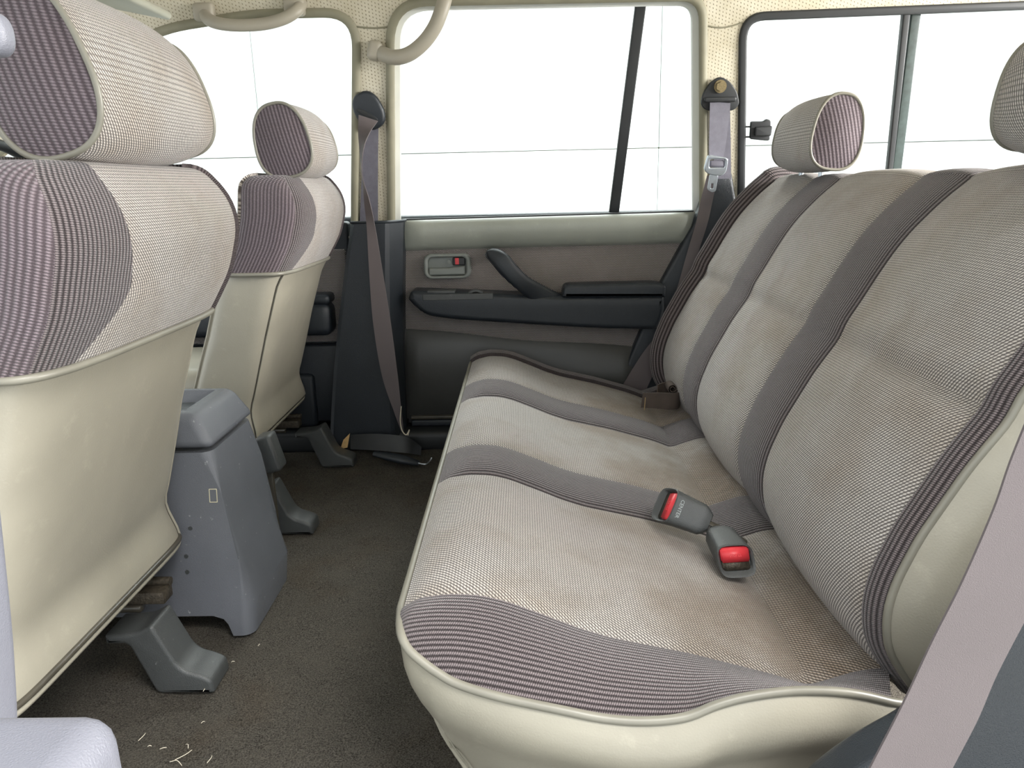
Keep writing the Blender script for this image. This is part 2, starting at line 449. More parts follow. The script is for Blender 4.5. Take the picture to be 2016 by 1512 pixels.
def ringseal(name, loop, r, mat, parent, off=.004, flat=.6):
    return tube(name, [SO + SE1 * p[0] + SE2 * p[1] + SN * off for p in loop], r, mat, parent, 8, True, flat, up=SN)
def inset(loop, d):
    c = Vector((sum(p[0] for p in loop) / len(loop), sum(p[1] for p in loop) / len(loop)))
    out = []; n = len(loop)
    area_ = sum(loop[i - 1][0] * loop[i][1] - loop[i][0] * loop[i - 1][1] for i in range(n))
    sg = 1 if area_ > 0 else -1
    for i in range(n):
        a = Vector(loop[i - 1]); b = Vector(loop[(i + 1) % n]); t = (b - a).normalized()
        nn = Vector((-t.y, t.x)) * sg
        out.append((loop[i][0] + nn.x * d, loop[i][1] + nn.y * d))
    return out
# windows
win = empty('window_1', SO + SE1 * .06 + SN * -.02, kind='structure')
ringseal('seal_strip', w1, .012, MT['seal'], win)
plate('door_frame', [inset(w1, -.01), inset(w1, .018)], .02, .004, SM(-.03), MT['frame_w'], win)
plate('glass', [inset(w1, .005)], .005, .001, SM(-.055), MT['glass'], win)
bar = [SP(1255, 8), SP(1277, 8), SP(1222, 424), SP(1202, 424)]
plate('divider_bar', [bar], .02, .004, SM(-.035), MT['black'], win)
win = empty('window_2', SO + SE1 * -.8 + SN * -.02, kind='structure')
ringseal('seal_strip', w2o, .012, MT['seal'], win)
plate('glass', [inset(w2o, -.01)], .005, .001, SM(-.05), MT['glass'], win)
win = empty('window_3', SO + SE1 * 1.1 + SN * -.02, kind='structure')
plate('gasket', [inset(w3, -.002), inset(w3, .020)], .03, .006, SM(.008), MT['black'], win)
plate('glass', [inset(w3, .003)], .005, .001, SM(-.03), MT['glass'], win)
plate('divider_bar', [[SP(1779, 22), SP(1793, 22), SP(1757, 345), SP(1746, 345)]], .02, .004, SM(.002), MT['black'], win)
plate('sliding_pane_edge', [[SP(1798, 22), SP(1818, 22), SP(1777, 345), SP(1758, 345)]], .014, .004, SM(-.008), MT['gasket'], win)
lt = empty('latch', SO + SE1 * SP(1495, 255)[0] + SE2 * SP(1495, 255)[1]); lt.parent = win; lt.location = WLD[lt] - WLD[win]
plate('latch_plate', [rpoly([SP(1476, 238), SP(1500, 238), SP(1506, 233), SP(1516, 236), SP(1513, 276), SP(1504, 276), SP(1474, 273)], .006)], .012, .003, SM(.012), MT['black'], lt)
plate('latch_lever', [rpoly([SP(1483, 249), SP(1517, 246), SP(1514, 266), SP(1482, 266)], .005)], .014, .004, SM(.022), MT['black'], lt)
for yy in (249, 269):
    p, q = SP(1464, yy), SP(1480, yy)
    tube('latch_pin', [SO + SE1 * p[0] + SE2 * p[1] + SN * .006, SO + SE1 * q[0] + SE2 * q[1] + SN * .006], .0025, MT['black'], lt, 6)

# --- B pillar lower trim (faceted) and C pillar lower trim
def prismz(name, sections, mat, parent):      # sections: list of closed loops of 3-D points
    n = len(sections[0]); vs = [p for s in sections for p in s]; fs = []
    for i in range(len(sections) - 1):
        for j in range(n):
            k_ = (j + 1) % n; fs.append((i * n + j, i * n + k_, (i + 1) * n + k_, (i + 1) * n + j))
    fs.append(tuple(range(n))); fs.append(tuple((len(sections) - 1) * n + j for j in range(n)))
    return mk(name, vs, fs, mat, parent, None, True, 25)
bp = empty('trim_1', (-.45, 2.25, 0), kind='structure')
def bsec(z, xl, xm, xr, yf, yb=2.31):
    return [(xl - .02, yb, z), (xl, yf + .012, z), (xl + .012, yf, z), (xm, yf, z), (xm + .012, yf + .006, z), (xr, yf + .055, z), (xr + .003, yb, z)]
secs = []
for z, l, m_, r in ((.69, 690, 758, 788), (.685, 689, 758, 788), (.55, 676, 758, 787), (.40, 664, 760, 787), (.25, 655, 764, 789), (.12, 650, 768, 791), (.03, 648, 770, 792)):
    yf = 2.18
    row = lambda q: U(q, 0, 1, 1).x
    def xat(px): # x on the pillar face at this height
        t = 400
        for _ in range(30):
            p = U(px, t, 1, yf); t += (p.z - z) * 600
        return p.x
    secs.append(bsec(z, xat(l), xat(m_), xat(r), yf))
prismz('pillar_cover', secs, MT['navy'], bp)
tube('top_edge', [(secs[0][i][0], secs[0][i][1], .691) for i in range(1, 7)], .004, MT['navy'], bp, 6)
cp = empty('trim_2', (.5, 2.28, .2), kind='structure')
plate('pillar_cover', [rpoly([VP(1402, 345, 2.25), VP(1440, 330, 2.25), VP(1470, 520, 2.25), VP(1400, 760, 2.25), VP(1200, 800, 2.25), VP(1300, 560, 2.25), VP(1372, 430, 2.25)], .02)], .06, .01, VM(2.25), MT['navy'], cp)

# --- far rear door panel
YD = 2.28
d1 = empty('door_1', (.05, YD, .1), kind='structure')
def vloop(px, y): return [VP(a, b, y) for a, b in px]
plate('door_shell', [vloop([(785, 436), (1372, 418), (1300, 700), (1240, 850), (785, 850)], YD + .02)], .05, .004, VM(YD + .02), MT['vinyl_dk'], d1)
plate('fabric_panel', [vloop([(786, 480), (1352, 465), (1335, 560), (1290, 690), (786, 655)], YD + .005)], .02, .003, VM(YD + .004), MT['tweed_door'], d1)
# padded top roll
a0 = VP(790, 434, YD); a1 = VP(1367, 417, YD); b0 = VP(790, 494, YD); b1 = VP(1349, 479, YD)
P = []
for i in range(25):
    t = i / 24; top = Vector(a0).lerp(Vector(a1), t); bot = Vector(b0).lerp(Vector(b1), t); r_ = []
    e = min(1, min(t, 1 - t) / .02); 
    for j in range(13):
        s = j / 12; h = .034 * math.sin(math.pi * (.12 + .88 * s) ** .8) ** .6 * (.35 + .65 * e ** .5) if 0 < s < 1 else (.012 if s == 0 else -.004)
        q = top.lerp(bot, s); r_.append((q.x, YD - h, q.y))
    P.append(r_)
grid('top_roll', P, MT['vinyl_roll'], d1, thick=.004)
plate('glass_seal', [vloop([(790, 431), (1366, 414), (1366, 419), (790, 436)], YD - .004)], .02, .002, VM(YD - .004), MT['black'], d1)
# lower vinyl map pocket
P = []
for i in range(25):
    t = i / 24; x = lerp(VP(789, 700, YD)[0], .36, t); ztop = lerp(VP(789, 646, YD)[1], VP(1290, 684, YD)[1], t) + .004 * math.sin(t * 9)
    e = min(1, min(t, 1 - t) / .04) ** .5; r_ = []
    for j in range(15):
        s = j / 14; z = lerp(ztop, VP(800, 822, YD)[1], s); h = .008 + .026 * math.sin(math.pi * min(1, s * 1.02)) ** .7 * e + .003 * math.sin(s * 7 + t * 5)
        r_.append((x, YD - h, z))
    P.append(r_)
grid('map_pocket', P, MT['vinyl_dk'], d1, thick=.004)
rbox('pocket_lip', (.0, YD - .02, VP(800, 818, YD)[1]), (.72, .02, .012), MT['trimdark'], d1, .004)
rbox('kick_strip', (.0, YD - .012, VP(800, 829, YD)[1]), (.72, .03, .022), MT['navy'], d1, .006)
# arm rest
YA = 2.195
ar = empty('armrest', (0.04, YD, .4)); ar.parent = d1; ar.location = WLD[ar] - WLD[d1]
out = rpoly(vloop([(802, 590), (809, 573), (1000, 580), (1110, 584), (1309, 582), (1310, 615), (1296, 650), (1180, 648), (1058, 641), (891, 630), (835, 622)], YA), [.01, .008, .02, .02, .008, .02, .02, .05, .05, .04, .03])
plate('armrest_body', [out], YD - YA + .02, .016, VM(YA), MT['navy'], ar, 4)
pad = rpoly(vloop([(1107, 585), (1110, 561), (1290, 557), (1312, 561), (1310, 585)], YA), [.004, .02, .03, .012, .004])
plate('armrest_pad', [pad], YD - YA - .004, .010, VM(YA - .004), MT['navy'], ar, 4)
sw = plate('switch_panel', [rrect(VP(832, 586, YA)[0], VP(840, 592, YA)[1], VP(971, 586, YA)[0], VP(840, 584, YA)[1] + .006, .002)], .05, .002, VM(YA - .001), MT['slate'], ar)
c0 = VP(870, 578, YA); c1 = VP(936, 578, YA)
plate('ashtray_lid', [rrect(c0[0] - .045, c0[1] - .002, c0[0] + .038, c0[1] + .008, .003)], .04, .003, VM(YA + .006), MT['slate'], ar)
P = [[(c1[0] - .022 + .044 * i / 10, YA + .012 + .025 * j, c1[1] + .002 + .008 * math.sin(math.pi * i / 10)) for j in range(2)] for i in range(11)]
grid('window_switch', P, MT['slate'], ar, thick=.006)
# pull handle rising from the arm rest
hc = [(959, 494), (967, 499), (985, 512), (1004, 534), (1030, 558), (1062, 580), (1092, 598), (1112, 606)]
hw = [.004, .018, .026, .026, .025, .030, .034, .034]
pts = []
for i, (q, yy) in enumerate(zip(hc, (2.205, 2.20, 2.187, 2.184, 2.192, 2.214, 2.228, 2.235))): pts.append(U(q[0], q[1], 1, yy))
rows = cat(pts, 6); wid = cat([(w, 0, 0) for w in hw], 6); P = []
for i, p in enumerate(rows):
    t = (rows[min(i + 1, len(rows) - 1)] - rows[max(i - 1, 0)]).normalized(); s = Vector((0, -1, 0)).cross(t).normalized()
    w = wid[i].x; ring = []
    for k_ in range(16):
        a = 2 * math.pi * k_ / 16; ca, sa = math.cos(a), math.sin(a)
        ring.append(p + s * w * math.copysign(abs(ca) ** .75, ca) + Vector((0, -1, 0)) * .018 * math.copysign(abs(sa) ** .75, sa))
    P.append(ring)
vs = [v for r_ in P for v in r_]; fs = []
for i in range(len(P) - 1):
    for k_ in range(16): l_ = (k_ + 1) % 16; fs.append((i * 16 + k_, i * 16 + l_, i * 16 + 16 + l_, i * 16 + 16 + k_))
fs += [tuple(range(16)), tuple(range((len(P) - 1) * 16, len(P) * 16))]
mk('pull_handle', vs, fs, MT['navy'], ar, None, True, 60)
tube('handle_foot', [U(967, 501, 1, 2.20), U(967, 501, 1, YD)], .017, MT['navy'], ar, 12)
# inner release handle
hb = empty('handle_bezel', (0, YD, .5)); hb.location = Vector(WLD[hb]) - WLD[d1]; hb.parent = d1
YH = YD - .022
o_ = VP(835, 550, YH) + VP(926, 499, YH); i_ = VP(843, 544, YH) + VP(917, 506, YH)
plate('bezel', [rrect(*o_, .022), rrect(*i_, .014)], .03, .006, VM(YH), MT['bezel'], hb)
plate('recess', [rrect(*i_, .014)], .012, .001, VM(YD - .002), MT['bezel'], hb)
l_ = VP(844, 543, YH) + VP(916, 527, YH)
plate('release_lever', [rpoly([(l_[0], l_[1]), (l_[2], l_[1]), (l_[2], l_[3] + .006), ((l_[0] + l_[2]) / 2, l_[3]), (l_[0], l_[3])], .006)], .016, .005, VM(YH + .003), MT['bezel'], hb)
k0 = VP(891, 523, YH) + VP(915, 507, YH)
lk = plate('lock_button', [rrect(*k0, .003)], .016, .003, VM(YH + .004), MT['black'], hb)
m0 = VP(896, 521, YH) + VP(903, 508, YH)
plate('red_mark', [rrect(*m0, .001)], .002, .0005, VM(YH + .0028), MT['red'], lk)
s0 = VP(884, 516, YH)
tube('screw', [(s0[0], YD - .012, s0[1]), (s0[0], YD - .017, s0[1])], .006, MT['bezel'], hb, 10)

# --- far front door (only its rear end shows past the seat)
d2 = empty('door_2', (-.9, YD, .1), kind='structure')
rbox('door_shell', (-1.0, YD + .03, .40), (.96, .05, .58), MT['navy'], d2, .01)
rbox('fabric_panel', (-1.0, YD - .002, .47), (.94, .02, .28), MT['tweed_door'], d2, .004)
rbox('lower_panel', (-1.0, YD - .012, .2), (.94, .03, .25), MT['navy'], d2, .01)
q = U(648, 622, 1, 2.22)
rbox('armrest', (q.x - .30, 2.235, q.z - .008), (.62, .09, .10), MT['navy'], d2, .025, 4)
rbox('armrest_pad', (q.x - .29, 2.235, q.z + .052), (.60, .08, .03), MT['navy'], d2, .012, 4)
rbox('speaker_cover', (-.78, YD - .03, .15), (.26, .03, .17), MT['navy'], d2, .014)

# --- near side: sill, rear quarter trim, near B pillar and the opened rear door
wl = empty('wall_left', (.3, .5, 0), kind='structure')
rbox('sill', (-.1, .44, -.06), (2.6, .16, .10), MT['navy'], wl, .02)
rbox('roof_rail', (.1, .50, 1.27), (3.6, .10, .08), MT['cream'], wl, .03)
rbox('front_body_side', (-1.35, .44, .25), (1.1, .06, .60), MT['navy'], wl, .02)
rbox('pillar_upper', (-.56, .455, .95), (.09, .05, .60), MT['cream'], wl, .02)
def nb(co):
    if co.z < 0 and co.x > 0: co.x += .02
plate('pillar_lower', [rpoly([VP(a - 16, b, .45) for a, b in ((-60, 700), (-14, 960), (4, 1120), (20, 1270), (30, 1420), (34, 1700), (-120, 1700), (-140, 700))], .02)], .05, .012, VM(.42), MT['armgrey'], wl)
rbox('rear_pillar_upper', (.60, .45, .96), (.12, .05, .62), MT['cream'], wl, .02)
rbox('quarter_upper', (1.5, .455, .95), (.9, .05, .70), MT['cream'], wl, .02)
# wheel-arch trim by the near end of the bench
q1 = [VP(a, b, .65) for a, b in ((1775, 1378), (1660, 1440), (1560, 1520), (1480, 1640))]
arch = [q1[0], q1[1], q1[2], q1[3], (q1[3][0], -.02), (1.05, -.02), (1.05, .52), VP(2080, 980, .65), VP(1930, 1110, .65), VP(1835, 1270, .65)]
plate('wheel_arch_trim', [rpoly(arch, [.02, .05, .05, .02, .01, .01, .05, .1, .08, .05])], .05, .012, VM(.60), MT['navy'], wl)
rbox('quarter_trim', (1.06, .57, .32), (.66, .10, .62), MT['navy'], wl, .04)
rbox('sill_plate', (.62, .50, .012), (.9, .12, .03), MT['black'], wl, .008)

d3 = empty('door_3', (-.52, .36, 0), kind='structure')
R3 = Matrix.Rotation(math.radians(-97), 3, 'Z')
def d3box(name, c, s, mat, par, bev, seg=3):
    return rbox(name, Vector((-.53, .30, 0)) + R3 @ Vector(c), s, mat, par, bev, seg, rot=R3)
d3box('door_shell', (.42, -.06, .36), (.80, .05, .62), MT['vinyl_dk'], d3, .01)
d3box('fabric_panel', (.42, -.028, .43), (.78, .02, .20), MT['tweed_door'], d3, .004)
# armrest end near the hinge (rounded block facing into the cabin)
qa = U(246, 1440, 1, .30)

# ================================================================== REAR BENCH
SA, SB, SCm, SD, SEe, SF, SG = .816, 1.206, 1.356, 1.70, 1.855, 2.13, 2.19
bench = empty('rear_bench_seat', (.2, 1.45, 0), 'wide rear bench seat in pale tweed with dark ribbed stripes facing two front seats', 'car seat')
ZC = smoothtab([(-.152, .285), (-.14, .299), (-.10, .307), (-.06, .305), (-.03, .297), (.02, .276), (.06, .258), (.1, .244), (.15, .232), (.2, .220), (.25, .205), (.3, .19), (.335, .176), (.345, .170), (.355, .175), (.41, .193), (.47, .198)], 600, .010)
def cush(x, s, puff):
    z = interp(ZC, x)
    fade = max(0, min(1, (x + .152) / .05)) * (1 if x < .34 else .5)
    return z + fade * (puff * (1 - abs(2 * s - 1) ** 2.6) - .0025 * (1 if s in (0, 1) else 0))
xs_ = [-.152 + .012 * i / 4 for i in range(4)] + [lerp(-.14, .47, i / 70) for i in range(71)]
def cpanel(name, y0, y1, mat, puff, n):
    P = []; uv = []; v = 0; px = None
    for x in xs_:
        if px is not None: v += math.hypot(x - px, interp(ZC, x) - interp(ZC, px))
        px = x
        P.append([(x, lerp(y0, y1, j / n), cush(x, j / n, puff)) for j in range(n + 1)])
        uv.append([(lerp(y0, y1, j / n), v) for j in range(n + 1)])
    return grid(name, P, mat, bench, uv, thick=.01)
cpanel('cushion_light_panel', SA, SB, MT['tweed_soil_shade'], .010, 28)
cpanel('cushion_dark_stripe', SB, SCm, MT['rib'], .010, 16)
cpanel('cushion_light_panel', SCm, SD, MT['tweed_soil_shade'], .008, 28)
cpanel('cushion_dark_stripe', SD, SEe, MT['rib'], .012, 16)
cpanel('cushion_light_panel', SEe, SF, MT['tweed_soil_shade'], .010, 24)
# far dark edge rolls down
P = []; uv = []
for i, x in enumerate(xs_):
    z0 = interp(ZC, x); r_ = []; q_ = []
    for j in range(9):
        s = j / 8; r_.append((x, lerp(SF, SG, s ** .8), z0 + .012 * math.sin(s * 2.2) * (1 - s) - .10 * s ** 4)); q_.append((SF + .09 * s, i * .008))
    P.append(r_); uv.append(q_)
grid('cushion_dark_edge', P, MT['rib'], bench, uv, thick=.01)
# near dark panel: from seam A down to the piping, which sags in the middle
pipe_px = [(787, 1224), (791, 1252), (805, 1279), (834, 1305), (862, 1325), (902, 1347), (983, 1372), (1105, 1398), (1186, 1414), (1267, 1420), (1348, 1412), (1411, 1388), (1471, 1372), (1552, 1361), (1633, 1361), (1694, 1368), (1755, 1382)]
pipe_y = [.785, .765, .752, .742, .735, .727, .716, .706, .702, .700, .702, .708, .714, .722, .730, .735, .740]
NP = [U(a, b, 1, y) for (a, b), y in zip(pipe_px, pipe_y)]
NPs = cat(NP, 6)
def along(pts, n):
    d = [0]
    for a, b in zip(pts, pts[1:]): d.append(d[-1] + (b - a).length)
    out = []
    for i in range(n):
        t = d[-1] * i / (n - 1); k_ = 0
        while k_ < len(d) - 2 and d[k_ + 1] < t: k_ += 1
        f = (t - d[k_]) / max(1e-9, d[k_ + 1] - d[k_]); out.append(pts[k_].lerp(pts[k_ + 1], f))
    return out
nseg = 81
Aseam = along([Vector((x, SA, cush(x, 0, 0))) for x in xs_ if x < .45], nseg)
Pseam = along(NPs, nseg)
P = []; uv = []; va = 0
for i in range(nseg):
    r_ = []; q_ = []; a, b = Aseam[i], Pseam[i]; t = i / (nseg - 1)
    bul = .020 * math.sin(math.pi * min(1, t * 1.05 + .02)) ** .6 * (1 - .5 * t)
    wd_ = (a - b).length
    for j in range(15):
        s = j / 14; p = a.lerp(b, s); k_ = math.sin(math.pi * s)
        p = p + Vector((-.35 * max(0, 1 - t * 5), -.35, 1)).normalized() * bul * k_ ** .8
        r_.append(p); q_.append((s * wd_ * 1.08, t * .62))
    P.append(r_); uv.append(q_)
grid('cushion_dark_side', P, MT['rib'], bench, uv, thick=.008)
# piping along the front and near edge
front = [Vector((-.157, y, .283)) for y in [2.15, 2.0, 1.8, 1.6, 1.4, 1.2, 1.0, .88, .82]]
pipe_path = cat(front, 4) + NPs[1:] + [NPs[-1] + Vector((.018 * q, .004 * q * q, -.006 * q)) for q in (1, 2, 3)]
tube('piping', pipe_path, .0055, MT['piping'], bench, 8)
# vinyl skirt hanging from the piping
P = []
for i, p in enumerate(pipe_path):
    a = pipe_path[max(0, i - 14)]; b = pipe_path[min(len(pipe_path) - 1, i + 14)]
    t = (b - a); t.z = 0; t.normalize(); out_ = Vector((t.y, -t.x, 0)) * -1
    if out_.dot(p - Vector((.15, 1.45, 0))) < 0: out_ = -out_
    out_ = Vector((out_.x, out_.y, 0)).normalized()
    r_ = []; zb = .025
    fr_ = max(0, min(1, (p.x + .15) / .25))
    for j in range(13):
        s = j / 12; z = lerp(p.z + .001, zb, s)
        o = .016 * math.sin(math.pi * min(1, s * 2.2)) * (.4 + .8 * fr_) - (.075 * (1 - fr_) + .03) * s ** 1.5
        o += .003 * math.sin(i * .35 + s * 5) * s
        r_.append(Vector((p.x, p.y, z)) + out_ * o)
    P.append(r_)
grid('vinyl_skirt', P, MT['vinyl'], bench, thick=.006)
# back rest
XB = smoothtab([(.15, .47), (.19, .438), (.21, .424), (.235, .410), (.26, .404), (.285, .402), (.31, .404), (.34, .411), (.39, .430), (.43, .451), (.475, .475), (.51, .498), (.53, .512), (.555, .519), (.59, .540), (.63, .562), (.67, .586), (.70, .608), (.73, .636), (.75, .656), (.77, .680), (.785, .700)], 600, .012)
bprof = [(interp(XB, z), z) for z in [lerp(.165, .778, i / 60) for i in range(61)]]
lastx, lastz = bprof[-1]
for i in range(1, 15):
    a = math.pi * i / 14; ra = .065; bprof.append((lastx + ra * (1 - math.cos(a)) * .9, lastz + .020 * math.sin(a) - .03 * (i / 14)))
bprof += [(lastx + .13, .70), (lastx + .10, .5), (lastx + .03, .25)]
bv = [0]
for a, b in zip(bprof, bprof[1:]): bv.append(bv[-1] + math.hypot(b[0] - a[0], b[1] - a[1]))
def bpanel(name, y0, y1, mat, puff, n):
    P = []; uv = []
    for i, (x, z) in enumerate(bprof):
        j0 = max(0, i - 1); j1 = min(len(bprof) - 1, i + 1)
        tx, tz = bprof[j1][0] - bprof[j0][0], bprof[j1][1] - bprof[j0][1]; l = math.hypot(tx, tz); nx_, nz_ = -tz / l, tx / l
        cr = -.006 * math.exp(-((z - .53) / .012) ** 2) if i < 60 and mat == MT['tweed'] else 0
        r_ = []; q_ = []
        for j in range(n + 1):
            s = j / n; h = puff * (1 - abs(2 * s - 1) ** 2.6) + (cr if 0 < j < n else 0) - (.002 if j in (0, n) else 0)
            r_.append((x + nx_ * h, lerp(y0, y1, s), z + nz_ * h)); q_.append((lerp(y0, y1, s), bv[i]))
        P.append(r_); uv.append(q_)
    return grid(name, P, mat, bench, uv, thick=.01)
bpanel('backrest_light_panel', SA, SB, MT['tweed'], .012, 28)
bpanel('backrest_dark_stripe', SB, SCm, MT['rib'], .008, 16)
bpanel('backrest_light_panel', SCm, SD, MT['tweed'], .012, 28)
bpanel('backrest_dark_stripe', SD, SEe, MT['rib'], .008, 16)
bpanel('backrest_light_panel', SEe, SF, MT['tweed'], .012, 24)
def bedge(name, y0, dirn, width, mat):
    P = []; uv = []
    for i, (x, z) in enumerate(bprof):
        j0 = max(0, i - 1); j1 = min(len(bprof) - 1, i + 1)
        tx, tz = bprof[j1][0] - bprof[j0][0], bprof[j1][1] - bprof[j0][1]; l = math.hypot(tx, tz); nx_, nz_ = -tz / l, tx / l
        r_ = []; q_ = []
        for j in range(9):
            s = j / 8; h = -.016 * s ** 2.2 if dirn < 0 else .034 * math.sin(math.pi * s * .78)
            r_.append((x + nx_ * h, y0 + dirn * width * s, z + nz_ * h)); q_.append((y0 + dirn * width * s * 1.1, bv[i]))
        P.append(r_); uv.append(q_)
    grid(name, P, mat, bench, uv, thick=.008); return [Vector(r_[-1]) for r_ in P]
e1 = bedge('backrest_dark_edge', SA, -1, .030, MT['rib'])
e2 = bedge('backrest_dark_edge', SF, 1, .05, MT['rib'])
tube('piping', e1[:-3], .005, MT['piping'], bench, 8)
# vinyl side of the back rest: shallow dome from the piping to the middle of the side
def bside(edge, dirn, mat):
    e = edge
    cen = [Vector((interp([(.15, .56), (.40, .56), (.78, .74)], p.z), 0, p.z)) for p in e]
    P = []
    for p, c in zip(e, cen):
        r_ = []
        for j in range(9):
            s = j / 8; x = lerp(p.x, max(c.x, p.x + .02) if p.x < c.x else c.x, s)
            r_.append((x, p.y + dirn * ((.034 if dirn < 0 else .006) * math.sin(min(1, s * 1.9) * math.pi / 2) ** .8 - .045 * max(0, s - .45)), lerp(p.z, min(max(p.z, .20), .74), s)))
        P.append(r_)
    grid('vinyl_side', P, mat, bench, thick=.004)
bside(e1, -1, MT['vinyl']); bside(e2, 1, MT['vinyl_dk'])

def headrest(parent, cx, cz, y0, y1, a, b, tilt, n=2.5, end='both'):
    hr = empty('headrest', (cx, (y0 + y1) / 2, cz - b)); hr.parent = parent; hr.location = WLD[hr] - WLD[parent]
    ct, st = math.cos(tilt), math.sin(tilt)
    def pt(phi, k_, y):
        c, s = math.cos(phi), math.sin(phi)
        x = a * math.copysign(abs(c) ** (2 / n), c) * k_; z = b * math.copysign(abs(s) ** (2 / n), s) * k_
        x *= 1 - .12 * (z / b)
        return Vector((cx + x * ct - z * st, y, cz + x * st + z * ct))
    kk = lambda s: 1 - .06 * (1 - s) ** 5 - .20 * s ** 6
    m = 56; P = []; uv = []
    ny = 26
    for i in range(m + 1):
        phi = -math.pi / 2 + 2 * math.pi * i / m; r_ = []; q_ = []
        for j in range(ny + 1):
            s = j / ny; k_ = kk(s)
            r_.append(pt(phi, k_, lerp(y0, y1, s))); q_.append((lerp(y0, y1, s), i / m * (a + b) * 3.0))
        P.append(r_); uv.append(q_)
    grid('cover', P, MT['tweed'], hr, uv)
    for yy, dr in ((y0, -1), (y1, 1)):
        rings = []; q_ = []
        for r in range(7):
            k_ = kk(0 if dr < 0 else 1) * (1 - r / 6.0); rings.append([pt(2 * math.pi * i / m, max(k_, .001), yy + dr * .010 * math.sin(r / 6 * math.pi / 2)) for i in range(m)])
            q_.append([(p.x * .97 + p.z * .24, p.z * .97 - p.x * .24) for p in rings[-1]])
        grid('end_panel', rings, MT['rib2'], hr, q_, closed=True)
        tube('piping', [pt(2 * math.pi * i / m, kk(0 if dr < 0 else 1) + .005, yy) for i in range(m)], .0036, MT['piping'], hr, 8, True)
    for yy in (lerp(y0, y1, .28), lerp(y0, y1, .72)):
        tube('post', [(cx, yy, cz - b - .05), (cx, yy, cz - b * .5)], .006, MT['chrome'], hr, 8)
    return hr
headrest(bench, .694, .880, 1.735, 2.02, .058, .084, math.radians(-6))
headrest(bench, .700, .885, .82, 1.10, .060, .088, math.radians(-6))

